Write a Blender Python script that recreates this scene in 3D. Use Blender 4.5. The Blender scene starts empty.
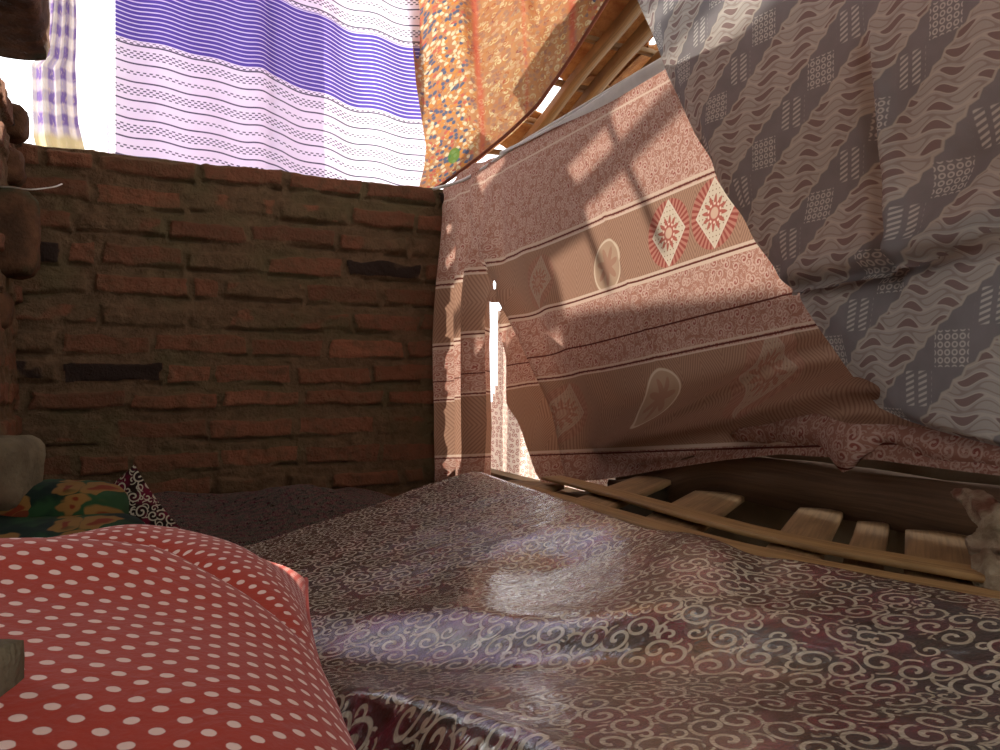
import bpy, math, random
import numpy as np
from mathutils import Vector
random.seed(4)
rng = np.random.default_rng(7)
SC = bpy.context.scene
COL = SC.collection
PI = math.pi

# ------------------------------------------------------------------ frame of reference
# world +Y runs along the curtain side away from the viewer, +X along the brick wall to the right.
ZC = 0.67
CA, SA, F = 0.8974, 0.4413, 789.0
def ray(px, py):
    u = (px-500)/F; w = (375-py)/F
    return SA+CA*u, CA-SA*u, w
def onX(px, py, X):
    a, b, w = ray(px, py); t = X/a
    return np.array((X, b*t, ZC+w*t))
def onY(px, py, Y):
    a, b, w = ray(px, py); t = Y/b
    return np.array((a*t, Y, ZC+w*t))
def onZ(px, py, Z):
    a, b, w = ray(px, py); t = (Z-ZC)/w
    return np.array((a*t, b*t, Z))
def at(px, py, t):
    a, b, w = ray(px, py)
    return np.array((a*t, b*t, ZC+w*t))

def srgb(r, g, b):
    f = lambda c: (c/255)/12.92 if c/255 <= .04045 else ((c/255+.055)/1.055)**2.4
    return (f(r), f(g), f(b), 1.0)

# ------------------------------------------------------------------ numpy noise
def _hash(ix, iy, s):
    h = (ix.astype(np.int64)*374761393 + iy.astype(np.int64)*668265263 + s*1442695041) & 0x7fffffff
    h = ((h ^ (h >> 13))*1274126177) & 0x7fffffff
    return ((h ^ (h >> 16)) & 0xffff)/65535.0
def vnoise(x, y, s=0):
    x = np.asarray(x, float); y = np.asarray(y, float)
    ix = np.floor(x); iy = np.floor(y); fx = x-ix; fy = y-iy
    fx = fx*fx*(3-2*fx); fy = fy*fy*(3-2*fy)
    a = _hash(ix, iy, s); b = _hash(ix+1, iy, s); c = _hash(ix, iy+1, s); d = _hash(ix+1, iy+1, s)
    return (a*(1-fx)+b*fx)*(1-fy)+(c*(1-fx)+d*fx)*fy
def fbm(x, y, s=0, o=4):
    v = 0; amp = .5
    for k in range(o):
        v = v+amp*(vnoise(np.asarray(x)*2**k, np.asarray(y)*2**k, s+k*17)-.5); amp *= .5
    return v
def sst(a, b, x):
    t = np.clip((x-a)/(b-a), 0, 1); return t*t*(3-2*t)
def gauss(x, m, s): return np.exp(-((x-m)/s)**2)

# ------------------------------------------------------------------ node expressions
class Nodes:
    def __init__(self, name):
        self.m = bpy.data.materials.new(name); self.m.use_nodes = True
        self.t = self.m.node_tree; self.t.nodes.clear()
        self.out = self.t.nodes.new('ShaderNodeOutputMaterial')
    def n(self, typ, **kw):
        nd = self.t.nodes.new(typ)
        for k, v in kw.items(): setattr(nd, k, v)
        return nd
    def link(self, a, b):
        if isinstance(a, E): a = a.s
        if hasattr(a, 'is_output') or hasattr(a, 'node'): self.t.links.new(a, b)
        else: b.default_value = a
    def math(self, op, *a, clamp=False):
        nd = self.n('ShaderNodeMath', operation=op, use_clamp=clamp)
        for i, v in enumerate(a): self.link(v, nd.inputs[i])
        return E(self, nd.outputs[0])
    def uv(self):
        nd = self.n('ShaderNodeUVMap', uv_map='UVMap')
        s = self.n('ShaderNodeSeparateXYZ'); self.t.links.new(nd.outputs[0], s.inputs[0])
        return E(self, s.outputs[0]), E(self, s.outputs[1])
    def objxyz(self):
        nd = self.n('ShaderNodeTexCoord'); return nd.outputs['Object']
    def vec(self, x, y, z=0.0):
        nd = self.n('ShaderNodeCombineXYZ')
        for i, v in enumerate((x, y, z)): self.link(v, nd.inputs[i])
        return nd.outputs[0]
    def noise(self, vec, scale, detail=3, rough=.55, dist=0):
        nd = self.n('ShaderNodeTexNoise'); self.t.links.new(vec, nd.inputs['Vector'])
        nd.inputs['Scale'].default_value = scale; nd.inputs['Detail'].default_value = detail
        nd.inputs['Roughness'].default_value = rough; nd.inputs['Distortion'].default_value = dist
        return E(self, nd.outputs[0])
    def step(self, lo, hi, x):          # smooth 0..1
        nd = self.n('ShaderNodeMapRange', interpolation_type='SMOOTHSTEP')
        self.link(x, nd.inputs[0]); self.link(lo, nd.inputs[1]); self.link(hi, nd.inputs[2])
        nd.inputs[3].default_value = 0; nd.inputs[4].default_value = 1
        return E(self, nd.outputs[0])
    def below(self, x, w, e=.0006):      # 1 where x<w
        if isinstance(w, E): return 1-self.step(w-e, w+e, x)
        return 1-self.step(w-e, w+e, x)
    def band(self, x, lo, hi, e=.0006):
        return self.step(lo-e, lo+e, x)*(1-self.step(hi-e, hi+e, x))
    def mix(self, f, a, b):
        nd = self.n('ShaderNodeMix', data_type='RGBA')
        self.link(f, nd.inputs[0]); self.link(a, nd.inputs[6]); self.link(b, nd.inputs[7])
        return nd.outputs[2]
    def attr(self, name):
        nd = self.n('ShaderNodeAttribute', attribute_name=name)
        s = self.n('ShaderNodeSeparateColor'); self.t.links.new(nd.outputs['Color'], s.inputs[0])
        return [E(self, o) for o in s.outputs]
    def bump(self, h, dist=.01, strength=1.0):
        nd = self.n('ShaderNodeBump'); self.link(h, nd.inputs['Height'])
        nd.inputs['Distance'].default_value = dist; nd.inputs['Strength'].default_value = strength
        return nd.outputs[0]
    def spiral(self, x, y, scale, seed, turns, width, R=.42, rand=.7, inner=.22, e=.02):
        """scrolls: one spiral line per irregular cell"""
        X = x*scale+seed; Y = y*scale+seed*1.7
        vo = self.n('ShaderNodeTexVoronoi', voronoi_dimensions='2D', feature='F1')
        vo.inputs['Scale'].default_value = 1; vo.inputs['Randomness'].default_value = rand
        self.t.links.new(self.vec(X, Y), vo.inputs['Vector'])
        sp = self.n('ShaderNodeSeparateXYZ'); self.t.links.new(vo.outputs['Position'], sp.inputs[0])
        sc = self.n('ShaderNodeSeparateColor'); self.t.links.new(vo.outputs['Color'], sc.inputs[0])
        dx = X-E(self, sp.outputs[0]); dy = Y-E(self, sp.outputs[1])
        rnd = E(self, sc.outputs[0]); hand = E(self, sc.outputs[1]).gt(.5)*2-1
        th = (self.math('ARCTAN2', dy*hand, dx)*(1/(2*PI))+rnd).fract()
        r = E(self, vo.outputs['Distance'])
        p = R/turns
        q = r*(1/p)-th
        tot = (q+.5).floor()+th
        d = (r-tot*p).abs()
        w = (1.25-tot*(.55/turns))*width
        on = self.band(tot, inner, turns, .02)
        return (1-self.step(w-e, w+e, d))*on, rnd, r
    def finish(self, bsdf): self.t.links.new(bsdf, self.out.inputs[0]); return self.m
    def principled(self, col, rough=.8, spec=.3, normal=None, **kw):
        b = self.n('ShaderNodeBsdfPrincipled')
        self.link(col, b.inputs['Base Color']); self.link(rough, b.inputs['Roughness'])
        b.inputs['Specular IOR Level'].default_value = spec
        if normal is not None: self.t.links.new(normal, b.inputs['Normal'])
        for k, v in kw.items():
            if hasattr(v, 'node'): self.t.links.new(v, b.inputs[k])
            else: self.link(v, b.inputs[k])
        return self.finish(b.outputs[0])
    def cloth(self, col, trans=.4, normal=None):
        d = self.n('ShaderNodeBsdfDiffuse'); t = self.n('ShaderNodeBsdfTranslucent')
        self.link(col, d.inputs[0]); self.link(col, t.inputs[0])
        if normal is not None:
            self.t.links.new(normal, d.inputs['Normal'])
        m = self.n('ShaderNodeMixShader'); self.link(trans, m.inputs[0])
        self.t.links.new(d.outputs[0], m.inputs[1]); self.t.links.new(t.outputs[0], m.inputs[2])
        return self.finish(m.outputs[0])
class E:
    def __init__(self, N, s): self.N = N; self.s = s
    def _m(self, op, *a, **k): return self.N.math(op, self, *a, **k)
    def __add__(self, o): return self._m('ADD', o)
    __radd__ = __add__
    def __mul__(self, o): return self._m('MULTIPLY', o)
    __rmul__ = __mul__
    def __sub__(self, o): return self._m('SUBTRACT', o)
    def __rsub__(self, o): return self.N.math('SUBTRACT', o, self)
    def __neg__(self): return self*-1
    def abs(self): return self._m('ABSOLUTE')
    def fract(self): return self._m('FRACT')
    def floor(self): return self._m('FLOOR')
    def sin(self): return self._m('SINE')
    def sqrt(self): return self._m('SQRT')
    def gt(self, o): return self._m('GREATER_THAN', o)
    def lt(self, o): return self._m('LESS_THAN', o)
    def max(self, o): return self._m('MAXIMUM', o)
    def min(self, o): return self._m('MINIMUM', o)
    def sat(self): return self._m('ADD', 0.0, clamp=True)
    def mod2(self): return ((self*.5).fract()*2)

# ------------------------------------------------------------------ mesh helpers
def tag(o, label=None, cat=None, group=None, kind=None):
    if label: o['label'] = label
    if cat: o['category'] = cat
    if group: o['group'] = group
    if kind or cat: o['kind'] = kind or 'thing'
    return o
def empty(name, loc):
    o = bpy.data.objects.new(name, None); o.location = loc; o.empty_display_size = .05
    COL.objects.link(o); return o
def link(name, me, mat, parent=None, smooth=True):
    for m in (mat if isinstance(mat, (list, tuple)) else [mat]): me.materials.append(m)
    if smooth: me.shade_smooth()
    o = bpy.data.objects.new(name, me); COL.objects.link(o)
    if parent is not None:
        o.parent = parent
        o.matrix_parent_inverse.identity()
        me.transform(__import__('mathutils').Matrix.Translation(-parent.location))
    return o
def grid(name, P, mat, UV=None, parent=None, keep=None, wrapu=False, colattr=None, smooth=True):
    """P: (n,m,3) points -> quad mesh"""
    n, m = P.shape[:2]
    idx = np.arange(n*m).reshape(n, m)
    if wrapu: idx = np.concatenate([idx, idx[:, :1]], 1)
    q = np.stack([idx[:-1, :-1], idx[:-1, 1:], idx[1:, 1:], idx[1:, :-1]], -1).reshape(-1, 4)
    if keep is not None: q = q[keep.reshape(-1)]
    used = np.unique(q); remap = np.full(n*m, -1); remap[used] = np.arange(len(used))
    V = P.reshape(-1, 3)[used]; q2 = remap[q]
    me = bpy.data.meshes.new(name)
    me.vertices.add(len(V)); me.vertices.foreach_set('co', V.astype(np.float32).ravel())
    me.loops.add(q2.size); me.loops.foreach_set('vertex_index', q2.ravel().astype(np.int32))
    me.polygons.add(len(q2)); me.polygons.foreach_set('loop_start', (np.arange(len(q2))*4).astype(np.int32))
    me.update(calc_edges=True)
    if UV is not None:
        uvl = me.uv_layers.new(name='UVMap')
        uvl.data.foreach_set('uv', UV.reshape(-1, 2)[q.ravel()].astype(np.float32).ravel())
    if colattr is not None:
        a = me.color_attributes.new('mask', 'FLOAT_COLOR', 'POINT')
        c = np.ones((len(used), 4), np.float32); c[:, :3] = colattr.reshape(-1, 3)[used]
        a.data.foreach_set('color', c.ravel())
    me.validate()
    return link(name, me, mat, parent, smooth)
def arclen_uv(P):
    n, m = P.shape[:2]
    du = np.linalg.norm(np.diff(P, axis=1), axis=2); dv = np.linalg.norm(np.diff(P, axis=0), axis=2)
    u = np.concatenate([np.zeros((n, 1)), np.cumsum(du, 1)], 1); v = np.concatenate([np.zeros((1, m)), np.cumsum(dv, 0)], 0)
    u = u-u[:, m//2:m//2+1]; v = v-v[n//2:n//2+1, :]
    return np.stack([u, v], -1)
def tube_pts(path, rad, k=10, flat=1.0, up=(0, 0, 1)):
    path = np.asarray(path, float); n = len(path)
    rad = np.broadcast_to(np.asarray(rad, float), (n,))
    T = np.gradient(path, axis=0); T /= np.linalg.norm(T, axis=1)[:, None]
    U = np.broadcast_to(np.array(up, float), T.shape); S = np.cross(T, U); S /= np.linalg.norm(S, axis=1)[:, None]; U = np.cross(S, T)
    a = np.arange(k)/k*2*PI
    P = path[:, None]+rad[:, None, None]*(np.cos(a)[None, :, None]*S[:, None]*1.0+np.sin(a)[None, :, None]*U[:, None]*flat)
    c0 = np.repeat(path[:1, None], k, 1); c1 = np.repeat(path[-1:, None], k, 1)
    return np.concatenate([c0, P, c1], 0)
def spline(pts, n):
    pts = np.asarray(pts, float); s = np.concatenate([[0], np.cumsum(np.linalg.norm(np.diff(pts, axis=0), axis=1))])
    q = np.linspace(0, s[-1], n); out = np.stack([np.interp(q, s, pts[:, k]) for k in range(pts.shape[1])], -1)
    k = max(1, n//(len(pts)*3))
    for _ in range(2*k):
        out[1:-1] = (out[:-2]+2*out[1:-1]+out[2:])/4
    return out
def block(name, size, loc, mat, rot=(0, 0, 0), parent=None, amp=.006, seed=1, res=.012, rnd=.25):
    """a rough worn block: a subdivided box rounded at its edges and roughened by noise"""
    import bmesh
    from mathutils import Matrix, Euler, noise as mn
    bm = bmesh.new(); sx, sy, sz = [s/2 for s in size]
    N = [max(2, int(s/res)) for s in size]
    def face(o, a, b, na, nb):
        vs = [[bm.verts.new(o+a*(i/na)+b*(j/nb)) for j in range(nb+1)] for i in range(na+1)]
        for i in range(na):
            for j in range(nb): bm.faces.new((vs[i][j], vs[i+1][j], vs[i+1][j+1], vs[i][j+1]))
    X, Y, Z = Vector((2*sx, 0, 0)), Vector((0, 2*sy, 0)), Vector((0, 0, 2*sz)); O = Vector((-sx, -sy, -sz))
    face(O, Y, X, N[1], N[0]); face(O+Z, X, Y, N[0], N[1]); face(O, X, Z, N[0], N[2]); face(O+Y, Z, X, N[2], N[0])
    face(O, Z, Y, N[2], N[1]); face(O+X, Y, Z, N[1], N[2])
    bmesh.ops.remove_doubles(bm, verts=bm.verts, dist=1e-5)
    r = min(sx, sy, sz)*rnd*2
    for v in bm.verts:
        c = Vector((max(-sx+r, min(sx-r, v.co.x)), max(-sy+r, min(sy-r, v.co.y)), max(-sz+r, min(sz-r, v.co.z))))
        d = v.co-c
        if d.length > 1e-9: v.co = c+d.normalized()*min(r, d.length)
        p = v.co*38+Vector((seed*3.1, seed*1.7, seed))
        v.co += (mn.noise_vector(p)*.6+mn.noise_vector(p*2.7)*.4)*amp
    me = bpy.data.meshes.new(name); bm.to_mesh(me); bm.free()
    me.transform(Matrix.Translation(loc) @ Euler(rot).to_matrix().to_4x4())
    return link(name, me, mat, parent)
def board(name, path, width, thick, mat, parent=None, side=None, seed=0, amp=.001):
    """a board or bamboo split following a path (its top centre line); side = direction of its width"""
    path = np.asarray(path, float); n = len(path)
    T = np.gradient(path, axis=0); T /= np.linalg.norm(T, axis=1)[:, None]
    S = np.broadcast_to(np.asarray(side, float), T.shape) if side is not None else np.cross(T, np.array([0, 0, 1.]))
    S = S-T*np.sum(S*T, 1)[:, None]; S /= np.linalg.norm(S, axis=1)[:, None]
    U = np.cross(S, T); U *= np.sign(U[:, 2:3]+1e-9)
    width = np.broadcast_to(np.asarray(width, float), (n,))
    prof = [(-.5, -.15), (-.46, 0), (-.25, .06), (0, .08), (.25, .06), (.46, 0), (.5, -.15), (.5, -.85), (.45, -1), (0, -1), (-.45, -1), (-.5, -.85)]
    s = np.linspace(0, 1, n)*n*.35
    rings = []
    for k, (a, b) in enumerate(prof):
        jit = fbm(s, s*0+k*.37+seed*5.3, seed)*amp
        rings.append(path+S*(a*width+jit*1.5)[:, None]+U*(b*thick+jit)[:, None])
    P = np.stack(rings, 1)
    c0 = np.repeat(P[:1].mean(1, keepdims=True), len(prof), 1); c1 = np.repeat(P[-1:].mean(1, keepdims=True), len(prof), 1)
    P = np.concatenate([c0, P, c1], 0)
    L = np.linspace(0, np.linalg.norm(path[-1]-path[0]), P.shape[0])
    UV = np.stack([np.repeat(L[:, None], len(prof), 1), np.repeat(np.array([p[0] for p in prof])[None, :]*width.mean(), P.shape[0], 0)], -1)
    return grid(name, P, mat, UV, parent, wrapu=True)

# ------------------------------------------------------------------ materials
def mat_brick():
    N = Nodes('brick wall'); br, tone, dk = N.attr('mask')[:3]; ob = N.objxyz()
    n1 = N.noise(ob, 30, 5, .65); n2 = N.noise(ob, 140, 3, .6); n3 = N.noise(ob, 6, 3, .5)
    bc = N.mix(tone, srgb(110, 72, 52), srgb(140, 90, 66))
    bc = N.mix(N.step(.4, .7, n1)*.75, bc, srgb(104, 78, 56))
    bc = N.mix(dk, bc, srgb(52, 40, 34))
    mc = N.mix(N.step(.3, .7, n1), srgb(90, 69, 49), srgb(114, 89, 66))
    mc = N.mix(N.step(.45, .7, n3)*.7, mc, srgb(92, 82, 56))
    c = N.mix(N.step(.3, .7, br+(n1-.5)*.5), mc, bc)
    nb = N.bump(n2+n1*1.2, .006, .9)
    return N.principled(c, .92, .15, nb)
def mat_stone(name, c0, c1, c2=None, sc=20):
    N = Nodes(name); ob = N.objxyz(); n1 = N.noise(ob, sc, 5, .6); n2 = N.noise(ob, sc*6, 3, .6)
    c = N.mix(N.step(.3, .7, n1), c0, c1)
    if c2: c = N.mix(N.step(.52, .72, N.noise(ob, sc*.4, 3, .5)), c, c2)
    return N.principled(c, .93, .15, N.bump(n2+n1, .004, .8))
def mat_wood(name, c0, c1, rough=.65, stretch=14):
    N = Nodes(name); u, v = N.uv()
    n1 = N.noise(N.vec(u*3.0, v*stretch*8), 1.6, 4, .6, .3); n2 = N.noise(N.vec(u*2, v*6), 2.5, 4, .6)
    n3 = N.noise(N.vec(u*9, v*260), 1.2, 2, .5)
    c = N.mix(N.step(.3, .72, n1), c0, c1)
    c = N.mix(N.step(.5, .75, n2)*.55, c, tuple(x*.45 for x in c0[:3])+(1,))
    c = N.mix(N.step(.55, .7, n3)*.25, c, tuple(x*.5 for x in c0[:3])+(1,))
    return N.principled(c, rough, .35, N.bump(n1*.6+n3*.4, .002, .6))
def mat_striped():
    N = Nodes('striped cotton'); u, v = N.uv()
    wob = N.noise(N.vec(u*6, v*6), 1, 2)*.006
    v = v+wob-.003
    w = (v-1.7225).abs()-.1175
    purple = N.below(w, 0, .002)
    pl = ((v*(1/.0122)).fract()-.5).abs()
    fine = N.below(pl, .13, .06)
    pc = N.mix(fine, srgb(94, 78, 164), srgb(222, 212, 238))
    w1 = w-.013; per = .0515
    z = (w1*(1/per)); zi = z.floor(); p = (z-zi)*per               # metres from the last line
    line = N.below((p-per*.0).min(per-p), .0022, .0007)
    dense = zi.mod2().lt(.5)*zi.gt(-.5)
    ctr = p-per*.5
    rs = .0060
    k = (ctr*(1/rs)).floor(); kf = (ctr*(1/rs)).fract()
    lim = dense*2*rs+(1-dense)*rs
    inr = N.below(ctr.abs(), lim, .0003)*zi.gt(-.5)
    k2 = (w*(1/.0055)).floor(); kf2 = (w*(1/.0055)).fract()       # two rows against the violet field
    dash = N.band((u*(1/.0165)+k*.5).fract(), .2, .72, .06)*N.band(kf, .2, .8, .1)*inr
    dash2 = N.band((u*(1/.0165)+k2*.5).fract(), .2, .72, .06)*N.band(kf2, .2, .8, .1)*N.band(w, .0025, .011, .0004)
    ink = line.max(dash).max(dash2)
    wc = N.mix(ink*.93, srgb(238, 228, 242), srgb(48, 36, 70))
    return N.cloth(N.mix(purple, wc, pc), .44)
def mat_checked():
    N = Nodes('checked cotton'); u, v = N.uv()
    n = N.noise(N.vec(u*12, v*12), 1, 3)
    a = N.band((u*(1/.034)+n*.25).fract(), .45, .95, .08); b = N.band((v*(1/.06)+n*.3).fract(), .4, .9, .08)
    c = N.mix(a*.55+b*.35, srgb(226, 216, 210), srgb(104, 76, 150))
    c = N.mix(N.below(v, 1.31, .012), c, srgb(205, 190, 150))
    fr = N.noise(N.vec(u*180, v*60), 1, 2)
    return N.cloth(N.mix(N.step(.5, .7, fr)*.5, c, srgb(216, 196, 170)), .45)
def mat_white():
    N = Nodes('thin white cotton'); u, v = N.uv()
    s, r, _ = N.spiral(u, v, 38, 3.3, 1.2, .09)
    m = s*N.band((u+v*.03), -.012, .035, .004)*N.noise(N.vec(u*20, v*20), 1, 2).gt(.5)
    return N.cloth(N.mix(m*.7, srgb(248, 246, 248), srgb(160, 120, 190)), .6)
def mat_orange():
    N = Nodes('orange floral batik'); u, v = N.uv()
    wx = N.noise(N.vec(u*9, v*9), 1, 3)
    vo = N.n('ShaderNodeTexVoronoi', voronoi_dimensions='2D'); vo.inputs['Scale'].default_value = 1
    N.t.links.new(N.vec(u*78+wx*3, v*78+wx*2), vo.inputs['Vector'])
    sc = N.n('ShaderNodeSeparateColor'); N.t.links.new(vo.outputs['Color'], sc.inputs[0])
    rnd = E(N, sc.outputs[0]); r2 = E(N, sc.outputs[1]); d = E(N, vo.outputs['Distance'])
    st = N.noise(N.vec(u*8, v*1.2), 1, 2)
    U = u+wx*.02
    blue = N.band(U, .915, 1.05, .02).max(N.band(U, 1.36, 1.6, .02))
    tan = N.mix(N.noise(N.vec(u*24, v*16), 1, 4, .6), srgb(156, 98, 66), srgb(196, 150, 106))
    dots = N.mix(rnd.gt(.5), srgb(92, 98, 116), srgb(214, 196, 160))
    dots = N.mix(r2.gt(.72), dots, srgb(196, 132, 72))
    dots = N.mix(r2.lt(.14), dots, srgb(184, 100, 82))
    sp, r, _ = N.spiral(u, v, 46, 1.1, 1.3, .1)
    c = N.mix(sp*.9, tan, N.mix(rnd, srgb(158, 88, 66), srgb(206, 190, 140)))
    c = N.mix(N.below(d, .42, .08)*(blue*.75+.25), c, dots)
    red = N.below((U-1.075).abs(), .008, .006).max(N.below((U-1.32).abs(), .007, .005)).max(N.below((U-.9).abs(), .006, .005)).max(N.below((U-1.19).abs(), .004, .005)*.7)
    c = N.mix(red*.6, c, srgb(190, 84, 70))
    lf = N.below((N.math('MULTIPLY', u-.985, 1/.02)*(u-.985)*(1/.02)+(v-1.34)*(v-1.34)*(1/.03**2)).sqrt()+wx*.8-.4, .8, .08)
    c = N.mix(lf*.85, c, srgb(84, 130, 58))
    return N.cloth(c, .27)
def star(N, dx, dy, c, w):      # petal wheel
    r = (dx*dx+dy*dy).sqrt(); th = N.math('ARCTAN2', dy, dx)
    return N.below(r, (th*8).sin()*.011+w, .002), r
def mat_batik():
    N = Nodes('brown medallion batik'); u, v = N.uv()
    base = N.mix(N.noise(N.vec(u*20, v*20), 1, 4, .6), srgb(152, 102, 86), srgb(180, 134, 118))
    sp, rnd, r = N.spiral(u, v, 56, 2.2, 1.6, .085, R=.5, rand=.9)
    sp2, _, _ = N.spiral(u, v, 120, 7.9, 1.2, .12, rand=.9)
    c = N.mix(sp.max(sp2*.7)*.62, base, srgb(214, 186, 170))
    c = N.mix(rnd.gt(.62)*N.below(r, .3, .05)*(1-sp)*.6, c, srgb(140, 62, 56))
    # medallion bands
    def medband(c, lo, hi, meds):
        inb = N.band(v, lo, hi, .001)
        h = (hi-lo)
        chev = ((v-(lo+hi)/2).abs()*1.1+(u*6).fract()*0+u*.0)
        zig = ((u*(1/.115)).fract()-.5).abs()*.115*1.3
        hatch = ((chev+zig*1.6)*(1/.0135)).fract()
        bc = N.mix(N.band(hatch, .2, .62, .1), srgb(166, 130, 108), srgb(144, 108, 90))
        for (mu, mv, kind, s) in meds:
            lit_contrast = .25 if mv < .8 or mu > 1.4 else .95  # medallions in dim light are painted fainter, lit ones stronger
            dx = (u-mu)*(1/s); dy = (v-mv)*(1/s)
            rr = (dx*dx+dy*dy).sqrt(); th = N.math('ARCTAN2', dy, dx)
            if kind == 'd':
                man = dx.abs()*1.25+dy.abs(); bc0 = bc
                ring = N.below(rr, 1.0, .02)
                rs = N.mix(N.band((th*(34/(2*PI))).fract(), .25, .75, .1), srgb(184, 124, 108), srgb(150, 76, 68))
                bc = N.mix(ring, bc, rs)
                din = N.below(man, 1.0, .02)
                flower = N.below(rr, (th*12).sin()*.11+.4, .03)
                dc = N.mix(N.below(((dx*7).fract()-.5).abs()+((dy*7).fract()-.5).abs(), .18, .05), srgb(208, 190, 168), srgb(130, 88, 78))
                dc = N.mix(flower, dc, srgb(172, 98, 86))
                dc = N.mix(N.below(rr, .16, .02), dc, srgb(206, 172, 150))
                dc = N.mix(N.below((rr-.26).abs(), .03, .02)*N.band((th*(10/(2*PI))).fract(), .3, .8, .1), dc, srgb(230, 205, 185))
                dc = N.mix(N.band(man, .93, 1.0, .02), dc, srgb(216, 200, 180))
                bc = N.mix((din.max(ring))*lit_contrast, bc0, N.mix(din, bc, dc))
            else:
                ring = N.below(rr, .95, .02)
                dc = N.mix(N.below((rr-.9).abs(), .04, .02), srgb(176, 146, 122), srgb(206, 184, 160))
                f = N.below(rr, (th*7).sin()*.2+.5, .05)
                dc = N.mix(f*.5, dc, srgb(154, 102, 86))
                bc = N.mix(ring, bc, dc)
        return N.mix(inb, c, bc)
    V1 = lambda px, py: onX(px, py, .92)
    def m(px, py, kind, s):
        p = V1(px, py); return (p[1], vmap(p[1], p[2]), kind, s)
    c = medband(c, .872, 1.006, [m(668, 233, 'd', .062), m(716, 213, 'd', .062), m(606, 266, 'c', .056), m(541, 282, 'd', .058)])
    c = medband(c, .545, .71, [m(770, 372, 'd', .072), m(567, 414, 'd', .07), m(655, 398, 'c', .06)])
    ln = 0
    for L, wd in ((1.018, .003), (1.006, .0025), (.872, .0025), (.862, .003), (.72, .002), (.71, .0015), (.545, .003), (.2+1.012, .002)):
        c = N.mix(N.below((v-L).abs(), wd, .0006), c, srgb(206, 180, 160))
    for L in (1.012, .867, .771, .715, .538):
        c = N.mix(N.below((v-L).abs(), .0016, .0005), c, srgb(96, 50, 44))
    wv = N.noise(N.vec(u*420, v*420), 1, 1)
    return N.cloth(c, .33, N.bump(wv, .001, .4))
def vmap(b, z): return z+.09*(b-1.1)*np.clip((1.25-z)/.45, 0, 1.2)
def mat_grey(name='grey diagonal batik', trans=.3):
    N = Nodes(name); b, z = N.uv()
    c = (b+z)*.70711; d = (z-b)*.70711
    ph = ((c-1.238)*(1/.131)+.5).fract()                      # 0.5 = middle of a light band
    edge = (((d*(1/.021)).fract()-.5).abs()*.06)
    half = (ph-.5).abs()+edge
    light = N.below(half, .29, .012)
    rim = N.band(half, .275, .30, .008)
    # flames inside the light bands
    s1 = (z*(2*PI/.021)+((b*(2*PI/.05)).sin())*1.3)
    wave = s1.sin()
    blob = (b*(2*PI/.05)+z*30).sin()
    fl = N.step(.42, .58, wave*.75+blob*.45)
    ol = N.below((wave*.75+blob*.45-.40).abs(), .17, .06)
    lc = N.mix(fl, srgb(182, 174, 166), srgb(142, 122, 118))
    lc = N.mix(N.band((wave*.75+blob*.45), -.6, -.25, .1)*.6, lc, srgb(148, 130, 124))
    lc = N.mix(ol*.7, lc, srgb(200, 192, 182))
    # dark bands with squares of rings / hatching
    dc = N.mix(N.noise(N.vec(b*30, z*30), 1, 3), srgb(128, 124, 124), srgb(150, 143, 144))
    k = (d*(1/.064)); ki = k.floor()
    dl = (k-ki-.5)*.064
    cl = (ph-.5+.5).fract()
    cl = (((c-1.238)*(1/.131)).fract()-.5)*.131               # 0 = middle of a dark band
    lb = (cl-dl)*.70711; lz = (cl+dl)*.70711
    sq = N.below(lb.abs().max(lz.abs()), .0205, .001)
    cb = (lb*(1/.0088)).fract()-.5; cz = (lz*(1/.0088)).fract()-.5
    rr = (cb*cb+cz*cz).sqrt()
    rings = N.band(rr, .22, .42, .06)
    hat = N.band((lz*(1/.0068)+lb*60).fract(), .3, .75, .1)*N.band((lb*(1/.0176)).fract(), .2, .85, .05)
    alt = ki.mod2().gt(.5)
    mot = (rings*alt+hat*(1-alt))*sq
    dc = N.mix(mot*.9, dc, srgb(206, 200, 192))
    col = N.mix(light, dc, lc)
    col = N.mix(rim*.8, col, srgb(196, 186, 172))
    st = N.step(.5, .62, N.noise(N.vec(b*2.2+1.3, z*2.2), 1, 3))
    wv = N.noise(N.vec(b*420, z*420), 1, 1)
    return N.cloth(col, trans, N.bump(wv, .001, .4))
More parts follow.
